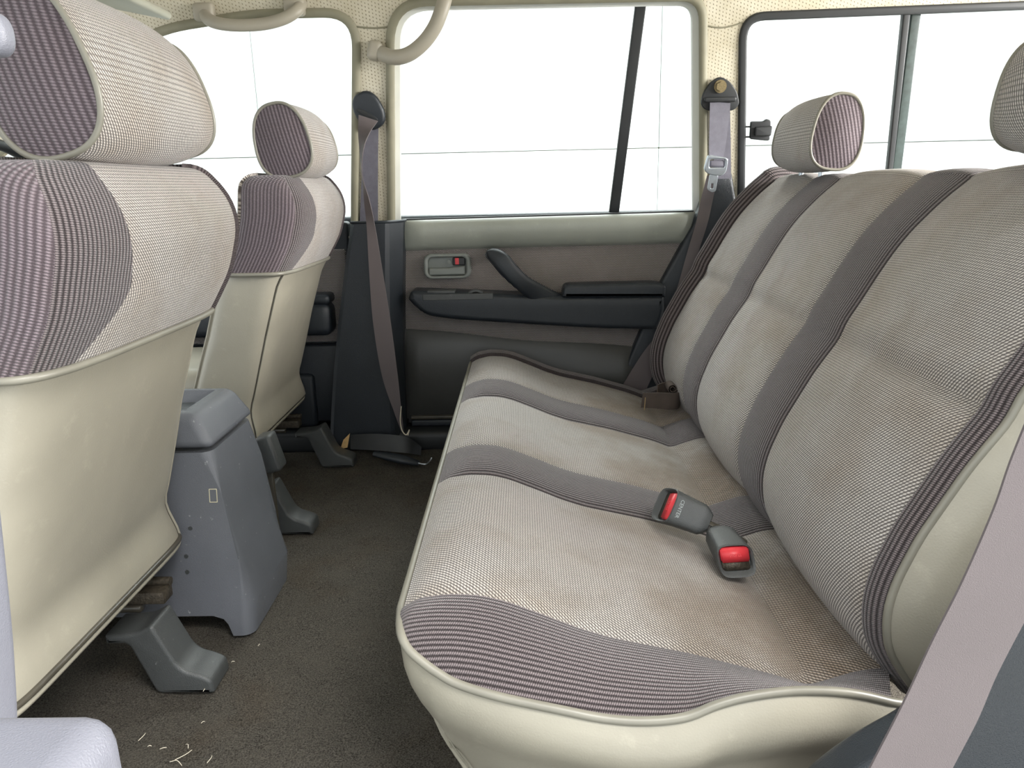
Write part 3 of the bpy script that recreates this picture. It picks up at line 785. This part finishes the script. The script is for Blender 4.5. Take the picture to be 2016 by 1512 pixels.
# ================================================================== FRONT SEATS
def front_seat(yc, dx, label, bn, bf, ln_, lf_, seam):
    fs_ = empty('front_seat', (-.7 + dx, yc, 0), label, 'car seat')
    XR = smoothtab([(.19, -.606), (.206, -.604), (.245, -.612), (.268, -.613), (.29, -.603), (.437, -.555), (.574, -.510), (.602, -.490), (.662, -.455), (.726, -.436), (.764, -.436), (.83, -.452)], 300, .016)
    def sec(z, th, upper):
        a = .085; n = 4.4; near_ = math.sin(th) < 0; b = bn if near_ else bf
        if upper:
            s = max(0, (z - .70) / .118); s = min(s, 1); k_ = (1 - s ** 2.6) ** (1 / 2.6); b = b - .055 + .055 * k_; a = .035 + .05 * k_
            b *= 1 + .02 * math.sin((z - .6) / .2 * math.pi)
        else:
            b = interp([(.19, .005), (.215, .002), (.27, -.006), (.4, -.002), (.6, .0)], z) + (ln_ if near_ else lf_)
        c, s_ = math.cos(th), math.sin(th)
        if not upper: n = interp([(.19, 11), (.28, 6.5), (.45, 4.4)], z)
        xr = interp(XR, min(z, .80)) + dx
        return Vector((xr - a + a * math.copysign(abs(c) ** (2 / n), c) if not upper else xr - .085 * .9 + (-.085 * .1) + a * math.copysign(abs(c) ** (2 / n), c), yc + b * math.copysign(abs(s_) ** (2 / n), s_), z))
    zs = [lerp(.598, .70, i / 12) for i in range(12)] + [.70 + .118 * math.sin(math.pi / 2 * i / 16) for i in range(17)]
    yth = lambda f: math.copysign(math.asin(abs(f) ** (4.4 / 2)), f)
    fS = yth(.87)
    def patch(name, t0, t1, mat, n, zz, upper, th=.006):
        P = []; uv = []
        for z in zz:
            aa = t0(z) if callable(t0) else t0; bb = t1(z) if callable(t1) else t1
            r_ = [sec(z, lerp(aa, bb, j / n), upper) for j in range(n + 1)]
            l = 0; q_ = [(0, z * 1.1)]
            for j in range(1, n + 1): l += (r_[j] - r_[j - 1]).length; q_.append((l, z * 1.1))
            P.append(r_); uv.append(q_)
        return grid(name, P, mat, fs_, uv, thick=th)
    seamn = lambda z: yth(-.46 - .28 * max(0, (.68 - z) / .08) ** 1.2 if z < .68 else -.46 - .12 * ((z - .68) / .14))
    patch('backrest_light_panel', seamn, fS, MT['tweed'], 40, zs, True)
    patch('backrest_dark_band', math.radians(-62), seamn, MT['rib'], 24, zs, True)
    patch('backrest_dark_side', math.radians(-125), math.radians(-62), MT['rib2'], 20, zs, True)
    patch('backrest_dark_edge', fS, math.radians(125), MT['rib'], 20, zs, True)
    patch('backrest_front', math.radians(125), math.radians(235), MT['tweed'], 24, zs, True)
    cap = [sec(.817, 2 * math.pi * i / 48, True) for i in range(48)]; cc = sum(cap, Vector()) / 48
    rings = [[cc.lerp(p, 1 - r / 5) + Vector((0, 0, .006 * math.sin(r / 5 * 1.57))) for p in cap] for r in range(6)]
    rings[-1] = [cc.lerp(p, .01) + Vector((0, 0, .006)) for p in cap]
    grid('backrest_top', rings, MT['tweed'], fs_, [[(p.y, p.x) for p in r] for r in rings], closed=True)
    # vinyl seat-back cover
    zv = [lerp(.198, .60, i / 24) for i in range(25)]
    sv = math.radians(seam); v0, v1 = (sv, math.radians(120)) if seam < 0 else (math.radians(-125), sv)
    patch('vinyl_back', v0, v1, MT['vinyl'], 44, zv, False, .005)
    patch('vinyl_side', *((math.radians(-125), sv) if seam < 0 else (sv, math.radians(120))), MT['vinyl'], 20, zv, False, .005)
    patch('vinyl_front', math.radians(120), math.radians(235), MT['vinyl'], 20, zv, False, .005)
    tube('side_seam', [sec(z, sv, False) + Vector((.001, -.001, 0)) for z in zv], .0014, MT['trimdark'], fs_, 6)
    tube('piping', [sec(.60, math.radians(-125 + 250 * i / 60), True) + Vector((.002, 0, -.002 + .010 * math.cos(math.radians(-125 + 250 * i / 60)) ** 2 * 0)) for i in range(61)], .0048, MT['piping'], fs_, 8)
    tube('bottom_trim', [sec(.199, math.radians(-125 + 250 * i / 60), False) + Vector((.001, 0, -.001)) for i in range(61)], .0045, MT['trimdark'], fs_, 8)
    tube('bottom_hem', [sec(.199, math.radians(-125 + 250 * i / 60), False) + Vector((-.004, 0, -.011)) for i in range(61)], .006, MT['vinyl'], fs_, 8)
    rbox('cushion', (-.95 + dx, yc + .02, .285), (.54, .36, .15), MT['vinyl'], fs_, .05, 4)
    rbox('cushion_base', (-.88 + dx, yc + .02, .185), (.50, .36, .06), MT['vinyl'], fs_, .02, 3)
    for sy in (-1, 1):
        y = yc + sy * .165
        e_ = 0 if sy > 0 or dx else -.10
        r1 = rbox('seat_rail', (-.87 + dx + e_, y, .126), (.52, .034, .022), MT['rust'], fs_, .003, 2)
        tube('rail_lip', [(-1.12 + dx, y + .014, .142), (-.61 + dx + e_, y + .014, .142)], .0075, MT['rust'], fs_, 10)
        rbox('rail_guide', (-.88 + dx + e_, y - .012, .108), (.46, .018, .012), MT['trimdark'], fs_, .002, 1)
    return fs_
def foot(parent, y0, y1, sh, rise=0):
    prof_ = [(-.676, .104), (-.622, .108), (-.598, .122), (-.566, .048), (-.553, .036), (-.532, .030), (-.514, .020), (-.512, -.004), (-.606, -.004), (-.640, .088), (-.676, .088)]
    lp = rpoly([(a + sh, b) for a, b in prof_], [.004, .01, .008, .02, .012, .01, .008, .004, .01, .008, .004])
    return plate('rail_foot_cover', [lp], y1 - y0, .007, VM(y0), MT['slate'], parent, 3)
fsn = front_seat(.97, 0, 'front seat with pale tweed headrest back nearer the opened door', .232, .264, .228, .240, 60)
headrest(fsn, -.509, .912, .835, 1.165, .063, .098, math.radians(14))
foot(fsn, 1.045, 1.115, 0)
fsf = front_seat(1.925, -.048, 'front seat standing beside the dark blue belt pillar', .205, .264, .190, .240, -52)
headrest(fsf, -.543, .893, 1.79, 2.075, .066, .086, math.radians(10))
t = U(620, 1035, 2, .01); foot(fsf, t.y - .02, t.y + .045, t.x + .512)
t = U(700, 903, 2, .012); foot(fsf, t.y - .03, t.y + .03, t.x + .512)

# ================================================================== CENTRE CONSOLE
con = empty('center_console', (-.8, 1.33, 0), 'grey plastic centre console box with tray lid standing between the front seats', 'console')
yn = lambda z: interp([(0, 1.205), (.34, 1.255)], z); yf_ = lambda z: interp([(0, 1.425), (.34, 1.465)], z)
side = [(-1.25, .335), (-.560, .335), (-.545, .26), (-.523, .14), (-.498, .06), (-.503, -.002), (-.540, -.002), (-.548, .02), (-.556, .030), (-.575, .036), (-1.25, .036)]
bm = bmesh.new()
va_ = [bm.verts.new((x, yn(z), z)) for x, z in side]; vb_ = [bm.verts.new((x, yf_(z), z)) for x, z in side]
bm.faces.new(va_); bm.faces.new(list(reversed(vb_))); nn_ = len(side); es = []
for i in range(nn_):
    j = (i + 1) % nn_; bm.faces.new((va_[i], vb_[i], vb_[j], va_[j]))
bm.edges.ensure_lookup_table()
eb = [e for e in bm.edges if (e.verts[0] in va_ and e.verts[1] in va_ and min(e.verts[0].co.x, e.verts[1].co.x) > -.57 and max(e.verts[0].co.z, e.verts[1].co.z) > .05) or (e.verts[0] in vb_ and e.verts[1] in vb_ and min(e.verts[0].co.x, e.verts[1].co.x) > -.57 and max(e.verts[0].co.z, e.verts[1].co.z) > .05)]
bmesh.ops.bevel(bm, geom=eb, offset=.022, segments=5, profile=.5, affect='EDGES')
from_bm('box', bm, MT['console'], con, True, 30)
# lid with a sunken tray
bm = bmesh.new(); bmesh.ops.create_cube(bm, size=1)
for v in bm.verts:
    top = v.co.z > 0
    v.co = Vector((lerp(-1.22, -.552 if not top else -.585, v.co.x + .5), lerp(1.248 if not top else 1.262, 1.472 if not top else 1.452, v.co.y + .5), .342 if not top else .405))
bmesh.ops.bevel(bm, geom=bm.edges[:], offset=.016, segments=4, profile=.5, affect='EDGES')
tf = max(bm.faces, key=lambda f: f.calc_center_median().z + f.calc_area())
r = bmesh.ops.inset_individual(bm, faces=[tf], thickness=.014)
r2 = bmesh.ops.inset_individual(bm, faces=[tf], thickness=.018, depth=-.022)
from_bm('lid', bm, MT['console'], con, True, 40)
rbox('tray_mat', (-.90, 1.357, .384), (.52, .10, .003), MT['console_in'], con, .001, 1)
rbox('lid_catch', (-.64, 1.251, .338), (.022, .006, .006), MT['tan'], con, .001, 1)
for a, b in ((375, 1040), (367, 1095), (369, 1126)):
    y_ = 1.218 if b > 1060 else 1.225; p = U(a, b, 1, y_)
    p = U(a, b, 1, yn(p.z)); tube('screw', [(p.x, p.y + .003, p.z), (p.x, p.y - .0015, p.z)], .004, MT['slate'], con, 10)
p0 = U(412, 990, 1, 1.24); p1 = U(427, 962, 1, 1.245)
st = [rrect(p0.x, p0.z, p1.x, p1.z, .001, 2), rrect(p0.x + .0015, p0.z + .0015, p1.x - .0015, p1.z - .0015, .0008, 2)]
tl = math.atan2(.05, .34)
zc_ = (p0.z + p1.z) / 2; sl_ = .05 / .34
M_ = Matrix(((1, 0, 0, 0), (0, sl_, -1, yn(zc_) - sl_ * zc_ - .0004), (0, 1, 0, 0), (0, 0, 0, 1)))
plate('sticker_outline', st, .0012, .0003, M_, MT['sticker'], con, 1)

# small belt-buckle sleeve on the far side of the console
q = U(533, 885, 1, 1.56)
bs_ = empty('buckle_sleeve', (q.x, 1.56, q.z - .05), 'small slate grey buckle sleeve just behind the console lid', 'buckle')
rbox('sleeve', (q.x, 1.56, q.z - .005), (.035, .05, .085), MT['slate'], bs_, .008, 3, rot=(0, math.radians(-14), 0))
rbox('stalk', (q.x - .012, 1.565, (q.z - .03) / 2), (.022, .012, q.z - .03), MT['trimdark'], bs_, .004, 2)

# ================================================================== BELTS
# B-pillar belt
bb = empty('pillar_seat_belt', (-.42, 2.15, 0), 'slack twisted grey seat belt hanging from the blue oval guide on the cream pillar', 'seat belt')
c = SP(726, 218, .02); C3 = SO + SE1 * c[0] + SE2 * c[1]
def ell(cx, cy, a, b, rot, n=28, p=2.4):
    out = []
    for i in range(n):
        t = 2 * math.pi * i / n; x = a * math.copysign(abs(math.cos(t)) ** (2 / p), math.cos(t)); y = b * math.copysign(abs(math.sin(t)) ** (2 / p), math.sin(t))
        out.append((cx + x * math.cos(rot) - y * math.sin(rot), cy + x * math.sin(rot) + y * math.cos(rot)))
    return out
plate('belt_guide', [ell(c[0], c[1], .040, .052, math.radians(24))], .022, .009, SM(.028), MT['navy'], bb, 4)
plate('guide_slot', [ell(*SP(723, 226, .028), .031, .007, math.radians(-28))], .004, .0015, SM(.0292), MT['black'], bb, 2)
# webbing dropping straight down into the pillar cover
def SPT(px, py, off): a = SP(px, py, off); return SO + SN * off + SE1 * a[0] + SE2 * a[1]
ribbon('retractor_webbing', [SPT(716, 238, .009), SPT(713, 330, .009), SPT(708, 440, .009)], [SPT(745, 245, .009), SPT(744, 330, .009), SPT(744, 440, .009)], MT['webbing_bl'], bb)
Lp = [(706, 226, 2.13), (705, 262, 2.12), (708, 300, 2.11), (712, 345, 2.105), (717, 400, 2.10), (722, 450, 2.09), (727, 540, 2.08), (735, 640, 2.08), (752, 740, 2.09), (776, 812, 2.10), (790, 850, 2.12)]
Rp = [(744, 238, 2.13), (727, 262, 2.10), (715, 295, 2.07), (713, 345, 2.065), (727, 395, 2.08), (739, 450, 2.085), (754, 540, 2.075), (770, 640, 2.075), (783, 740, 2.085), (790, 805, 2.10), (795, 850, 2.12)]
ribbon('slack_webbing', [U(a, b, 1, y) for a, b, y in Lp], [U(a, b, 1, y) for a, b, y in Rp], MT['webbing'], bb)
q0 = U(684, 872, 1, 2.12); q1_ = U(812, 874, 1, 2.12)
# lap end: flat strap lying along the sill with its frayed tan end
ribbon('lap_strap', [U(690, 856, 1, 2.15), U(740, 854, 1, 2.14), U(800, 860, 1, 2.14), U(830, 880, 1, 2.16)], [U(690, 884, 1, 2.13), U(740, 887, 1, 2.12), U(800, 892, 1, 2.12), U(828, 896, 1, 2.15)], MT['black'], bb, 4, .003)
mk('frayed_end', [U(a, b, 1, 2.128) for a, b in ((689, 853), (676, 866), (670, 884), (684, 881))] + [U(a, b, 1, 2.136) for a, b in ((689, 853), (676, 866), (670, 884), (684, 881))], [(0, 1, 2, 3), (7, 6, 5, 4), (0, 4, 5, 1), (1, 5, 6, 2), (2, 6, 7, 3), (3, 7, 4, 0)], MT['tan'], bb, None, False)
th = [(790, 800), (788, 828), (792, 848), (800, 856), (806, 846), (803, 857)]
tube('loose_thread', cat([U(a, b, 1, 2.09) for a, b in th], 5), .0016, MT['straw'], bb, 6)
# sleeve lying on the carpet
sl = tube('belt_sleeve', cat([U(736, 893, 1, 2.07), U(780, 902, 1, 2.06), U(825, 912, 1, 2.06)], 5), [.012, .014, .016, .018, .019, .02, .02, .019, .017, .014, .010], MT['navy'], None, 12, False, .6)
tag(sl, 'dark blue plastic belt sleeve lying on the carpet at the door sill', 'belt sleeve')
wv = tube('loose_wire', cat([U(824, 912, 2, .012), U(838, 914, 2, .012), U(846, 908, 2, .012), U(850, 901, 2, .02)], 5), .002, MT['chrome'], None, 6)
tag(wv, 'thin pale wire curling up at the tip of the belt sleeve', 'wire')

# C-pillar belt
cb = empty('bench_seat_belt', (.5, 2.18, .3), 'grey seat belt with steel tongue hanging from black bolted loop by side window', 'seat belt')
lp = rpoly([SP(1379, 206, .02), SP(1384, 184, .02), SP(1400, 160, .02), SP(1418, 150, .02), SP(1437, 160, .02), SP(1452, 182, .02), SP(1456, 206, .02), SP(1444, 218, .02), SP(1390, 218, .02)], .012)
plate('belt_loop', [lp], .012, .003, SM(.022), MT['black'], cb)
plate('loop_bar', [rrect(*SP(1386, 202, .03), *SP(1450, 190, .03), .006)], .010, .004, SM(.034), MT['black'], cb)
c = SPT(1418, 170, .026)
tube('bolt', [c - SN * .004, c + SN * .008], .0125, MT['bolt'], cb, 6)
tube('bolt_washer', [c - SN * .004, c + SN * .002], .017, MT['bolt'], cb, 16)
ribbon('upper_webbing', [SPT(1398, 200, .03), SPT(1397, 240, .035), SPT(1396, 285, .04), SPT(1396, 312, .045)], [SPT(1438, 203, .03), SPT(1436, 230, .03), SPT(1431, 270, .035), SPT(1424, 312, .04)], MT['webbing_bl'], cb)
ribbon('retractor_webbing', [SPT(1404, 205, .012), SPT(1405, 300, .012), SPT(1404, 420, .012)], [SPT(1437, 205, .012), SPT(1439, 300, .012), SPT(1440, 420, .012)], MT['webbing_bl'], cb)
tg = empty('tongue', SPT(1405, 345, .05)); tg.parent = cb; tg.location = WLD[tg] - WLD[cb]
o1 = rpoly([SP(1393, 304, .05), SP(1434, 311, .05), SP(1430, 338, .05), SP(1420, 347, .05), SP(1394, 343, .05), SP(1385, 334, .05)], .010)
h1 = rrect(*SP(1396, 330, .05), *SP(1427, 313, .05), .004)
plate('tongue_body', [o1, h1], .010, .003, SM(.054), MT['chrome'], tg)
rbox('webbing_roll', SPT(1411, 322, .046), (.040, .012, .018), MT['webbing_bl'], tg, .005, 3)
plate('tongue_blade', [rpoly([SP(1397, 343, .05), SP(1414, 345, .05), SP(1409, 376, .05), SP(1402, 379, .05), SP(1392, 373, .05)], .006), rrect(*SP(1399, 371, .05), *SP(1405, 361, .05), .001)], .004, .001, SM(.052), MT['chrome'], tg)
Lq = [(1392, 345, 2.24), (1378, 400, 2.24), (1370, 440, 2.22), (1352, 500, 2.228), (1332, 570, 2.228), (1306, 640, 2.228), (1262, 700, 2.228), (1225, 760, 2.228)]
Rq = [(1412, 350, 2.23), (1402, 400, 2.23), (1393, 440, 2.215), (1374, 500, 2.222), (1354, 570, 2.22), (1328, 640, 2.22), (1296, 715, 2.222), (1262, 790, 2.222)]
ribbon('lap_webbing', [U(a, b, 1, y) for a, b, y in Lq], [U(a, b, 1, y) for a, b, y in Rq], MT['webbing'], cb)

# near seat belt crossing the lower right corner
nbt = empty('near_seat_belt', (.35, .45, 0), 'brownish mauve seat belt strap crossing the near end of the bench', 'seat belt')
Ln = [(2120, 600), (2060, 740), (1994, 900), (1957, 1005), (1897, 1143), (1836, 1264), (1779, 1386), (1714, 1512), (1650, 1640)]
Rn = [(2260, 690), (2200, 830), (2130, 990), (2085, 1090), (2030, 1200), (1965, 1325), (1925, 1418), (1876, 1512), (1800, 1660)]
ribbon('webbing', [U(a, b, 1, .45) for a, b in Ln], [U(a, b, 1, .455) for a, b in Rn], MT['webbing'], nbt)
c = U(1725, 1650, 1, .455)
rbox('floor_anchor', (c.x, .455, c.z), (.05, .01, .05), MT['chrome'], nbt, .004, 2)

# folded brown lap belt on the far seat
fb = empty('folded_lap_belt', (.36, 1.72, .2), 'folded brown lap belt bundle tucked at the back of the far cushion', 'seat belt')
path = [U(1262, 812, 2, .205), U(1290, 815, 2, .200), U(1316, 818, 2, .195), U(1333, 817, 2, .193)]
b_ = path[-1]
pl = [Vector((p.x, p.y, 0)) for p in path] + [Vector((b_.x + .012, b_.y + .03, 0)), Vector((b_.x, b_.y + .06, 0)), Vector((b_.x - .03, b_.y + .055, 0)), Vector((b_.x - .05, b_.y + .04, 0))]
zb_ = [.214, .211, .207, .205, .206, .210, .213, .214]; zt_ = [.257, .257, .255, .254, .262, .268, .268, .266]
ribbon('webbing', [Vector((p.x, p.y, z + .004)) for p, z in zip(pl, zb_)], [Vector((p.x + .004, p.y, z)) for p, z in zip(pl, zt_)], MT['webbing_br'], fb, 6, .003)
s0_ = U(1262, 806, 2, .215)
tube('stitching', [Vector((pl[0].x + .008, pl[0].y - .003, .212)), Vector((pl[0].x + .010, pl[0].y - .003, .246))], .0012, MT['thread'], fb, 6)
pts = []
for i in range(30):
    a = i / 29 * 4.2 * math.pi; rr = .004 + .010 * i / 29; pts.append(Vector((b_.x - .012 + rr * math.cos(a), b_.y + .028, .262 + rr * math.sin(a))))
P = [[p + Vector((0, -.022, 0)), p + Vector((0, .022, 0))] for p in pts]
grid('rolled_end', P, MT['webbing_br'], fb, thick=.0015)

# ------------------------------------------------------------------ buckles
def buckle(label, O, L, W, ln, w0, w1, t0, t1, txt):
    L = Vector(L).normalized(); W = Vector(W); W = (W - L * W.dot(L)).normalized(); Nn = L.cross(W)
    if Nn.dot(CAMLOC - Vector(O)) < 0: W = -W; Nn = -Nn
    M = Matrix(((L.x, W.x, Nn.x, O[0]), (L.y, W.y, Nn.y, O[1]), (L.z, W.z, Nn.z, O[2]), (0, 0, 0, 1)))
    root = empty('belt_buckle', O, label, 'buckle')
    # hollow shell: outer loft, end recess
    def ring(x, w, t, sh=0, n=4.0, m=28):
        out = []
        for i in range(m):
            a = 2 * math.pi * i / m; c_, s_ = math.cos(a), math.sin(a)
            out.append(M @ Vector((x + sh * math.copysign(abs(s_) ** (2 / n), s_), w * math.copysign(abs(c_) ** (2 / n), c_), t * math.copysign(abs(s_) ** (2 / n), s_))))
        return out
    R_ = []
    for i in range(12):
        s = i / 11; e = min(1, .35 + 4 * s) ** .5 if s < .2 else 1
        R_.append(ring(ln * s, lerp(w0, w1, s) * e, lerp(t0, t1, s ** 1.4) * e, -.017 * s ** 3))
    R_.append(ring(ln + .002, w1 * .96, t1 * .94, -.017)); R_.append(ring(ln - .001, w1 * .86, t1 * .80, -.017)); R_.append(ring(ln - .012, w1 * .84, t1 * .78, -.017))
    vs = [v for r in R_ for v in r]; m = 28; fs = [tuple(range(m))]
    for i in range(len(R_) - 1):
        for j in range(m): k_ = (j + 1) % m; fs.append((i * m + j, i * m + k_, (i + 1) * m + k_, (i + 1) * m + j))
    fs.append(tuple((len(R_) - 1) * m + j for j in range(m)))
    mk('shell', vs, fs, MT['slate'], root, None, True, 50)
    # red press button filling the upper half of the mouth
    bm = bmesh.new(); bmesh.ops.create_cube(bm, size=1)
    for v in bm.verts:
        y = v.co.y * w1 * 1.56; z = lerp(-.18, .74, v.co.z + .5) * t1; v.co = Vector((lerp(ln - .014, ln + .001, v.co.x + .5) - .017 * z / t1 - (.003 if v.co.z < 0 else 0), y, z))
    bmesh.ops.bevel(bm, geom=bm.edges[:], offset=.002, segments=2, affect='EDGES')
    bmesh.ops.transform(bm, matrix=M, verts=bm.verts)
    rb = from_bm('press_button', bm, MT['red'], root)
    Xd = M.to_3x3() @ Vector((0, 1, 0)); Zd = M.to_3x3() @ Vector((-.8, 0, 1)).normalized(); Nd = Xd.cross(Zd)
    if Nd.dot(L) < 0: Xd = -Xd; Nd = -Nd
    o = M @ Vector((ln - .0008 - .0050, 0, t1 * .28)) + Nd * .0008
    MM = Matrix(((Xd.x, Zd.x, Nd.x, o.x), (Xd.y, Zd.y, Nd.y, o.y), (Xd.z, Zd.z, Nd.z, o.z), (0, 0, 0, 1)))
    bm = bmesh.new(); bmesh.ops.create_cube(bm, size=1)
    for v in bm.verts: z = lerp(-.72, -.20, v.co.z + .5) * t1; v.co = Vector((lerp(ln - .014, ln - .006, v.co.x + .5) - .017 * z / t1, v.co.y * w1 * 1.5, z))
    bmesh.ops.transform(bm, matrix=M, verts=bm.verts)
    from_bm('tongue_slot', bm, MT['rust'], root)
    text('press_lettering', 'PRESS', .007, MM, MT['red'], rb, .0005)
    if txt:
        sl = (t1 - t0) * 1.4 * .70 ** .4 / ln; o = M @ Vector((ln * .66, 0, lerp(t0, t1, .70 ** 1.4) + .0002))
        Ls = (L + Nn * sl).normalized(); Xd = W; Yd = -Ls
        MM = Matrix(((Xd.x, Yd.x, Nn.x, o.x), (Xd.y, Yd.y, Nn.y, o.y), (Xd.z, Yd.z, Nn.z, o.z), (0, 0, 0, 1)))
        if Xd.cross(Yd).dot(Nn) < 0:
            Xd = -Xd; MM = Matrix(((Xd.x, Yd.x, Nn.x, o.x), (Xd.y, Yd.y, Nn.y, o.y), (Xd.z, Yd.z, Nn.z, o.z), (0, 0, 0, 1)))
        text('lettering', txt, .0085, MM, MT['text'], root, .0010)
    p0 = M @ Vector((.004, 0, 0)); p1 = M @ Vector((-.03, 0, -.004))
    tube('stalk', [p0, p1, p1 + Vector((.03, 0, -.02))], .007, MT['trimdark'], root, 8, flat=.4)
    return root
O1 = U(1398, 1030, 2, .245); E1 = U(1310, 994, 2, .264)
buckle('slate belt buckle lettered CENTER tilted up on the dark cushion stripe', O1, E1 - O1, (.7, .25, .66), (E1 - O1).length, .024, .030, .015, .022, 'CENTER')
O2 = U(1411, 1044, 2, .236); E2 = U(1450, 1104, 2, .226)
buckle('slate belt buckle without lettering lying on the pale cushion panel, red button down', O2, E2 - O2, (1, .15, 0), (E2 - O2).length, .022, .0285, .015, .018, None)

# ================================================================== HANDLES, VISOR, WHEEL
ah = empty('assist_handle', SPT(490, 30, .03), 'cream grey roof assist handle above the front door window', 'handle')
pp = [(398, 18), (408, 36), (430, 46), (470, 50), (520, 47), (560, 36), (585, 20), (594, 6)]
of = [.0, .035, .05, .055, .055, .05, .035, .0]
tube('grip', cat([SPT(a, b, o) for (a, b), o in zip(pp, of)], 6), .016, MT['handle'], ah, 12, flat=.8, up=SN)
for a, b in ((402, 24), (580, 14)):
    c = SPT(a, b, .012); rbox('end_cover', c, (.055, .03, .045), MT['handle'], ah, .01)
ah2 = empty('assist_handle', SPT(800, 70, .03), 'curved cream grey grab handle from the cream pillar to the roof edge', 'handle')
pp = [(732, 98), (752, 106), (778, 113), (806, 106), (834, 84), (855, 55), (868, 24), (876, -4), (880, -30)]
of = [.004, .03, .05, .06, .065, .065, .06, .045, .005]
tube('grip', cat([SPT(a, b, o) for (a, b), o in zip(pp, of)], 6), .0195, MT['handle'], ah2, 12, flat=.8, up=SN)
c = SPT(738, 100, .020); rbox('end_cover', c, (.036, .04, .05), MT['handle'], ah2, .012, 4, rot=(0, math.radians(12), 0))
vz = empty('sun_visor', (-1.15, 1.85, 1.24), 'pale grey sun visor hanging under the roof ahead of the front assist handle', 'visor')
ve = U(338, 36, 1, 1.97)
rbox('panel', (ve.x - .085, 1.735, ve.z + .022), (.18, .47, .020), MT['visor'], vz, .009, 3, rot=(0, math.radians(12), 0))
tube('hinge_rod', [(ve.x - .165, 1.50, ve.z + .05), (ve.x - .165, 1.99, ve.z + .05)], .006, MT['handle'], vz, 8)
swl = empty('steering_wheel', (-1.22, 1.95, .75), 'black steering wheel rim glimpsed between headrest and backrest of front seat', 'steering wheel')
A_ = Vector((0, 1, 0)); B_ = Vector((-.45, 0, .89)).normalized(); ctr = U(-25, 280, 1, 1.93) - B_ * .19
tube('rim', [ctr + A_ * .19 * math.cos(2 * math.pi * i / 48) + B_ * .19 * math.sin(2 * math.pi * i / 48) for i in range(48)], .014, MT['black'], swl, 10, True)
hubn = A_.cross(B_)
if hubn.x < 0: hubn = -hubn
rbox('hub', ctr - hubn * .02, (.05, .14, .11), MT['black'], swl, .02, 3, rot=(0, math.radians(27), 0))
for ang in (0, 180, 270):
    a = math.radians(ang); tube('spoke', [ctr - hubn * .02 + (A_ * math.cos(a) + B_ * math.sin(a)) * .05, ctr + (A_ * math.cos(a) + B_ * math.sin(a)) * .185], .011, MT['black'], swl, 8)
tube('column', [ctr - hubn * .03, ctr - hubn * .35], .035, MT['black'], swl, 12)

# near open door arm rest (out-of-focus grey block, lower left) and near pillar guide
c = U(120, 1490, 1, .28)
rbox('armrest', (U(262, 1450, 1, .315).x - .16, .27, U(120, 1380, 1, .315).z - .05), (.32, .09, .10), MT['armgrey'], d3, .018, 4)
ng = empty('near_belt_guide', U(-20, 60, 1, .50), 'pale grey belt guide beside the headrest of the front seat', 'belt guide')
plate('guide', [ell(*VP(-34, 62, .52), .011, .014, 0)], .02, .007, VM(.52), MT['armgrey'], ng, 4)

# straw and lint on the carpet
for i, (a, b, an, l) in enumerate(((280, 1450, 80, .009), (295, 1469, 10, .003), (322, 1473, 20, .005), (363, 1485, 50, .014), (368, 1469, 130, .006), (413, 1494, 85, .008), (345, 1503, 160, .012), (400, 1422, 40, .003), (459, 1303, 20, .003), (510, 1270, 70, .003), (402, 1358, 90, .004))):
    p = U(a, b, 2, .004); an = math.radians(an); d_ = Vector((math.cos(an), math.sin(an), 0)) * l
    o = tube('straw_bit', cat([p - d_, p + Vector((d_.y * .3, -d_.x * .3,   .002)), p + d_ * .8], 3), .0005, MT['straw'], None, 5)
    tag(o, 'tiny pale straw fragment lying on the brown carpet', 'straw', 'straw bits on the carpet')
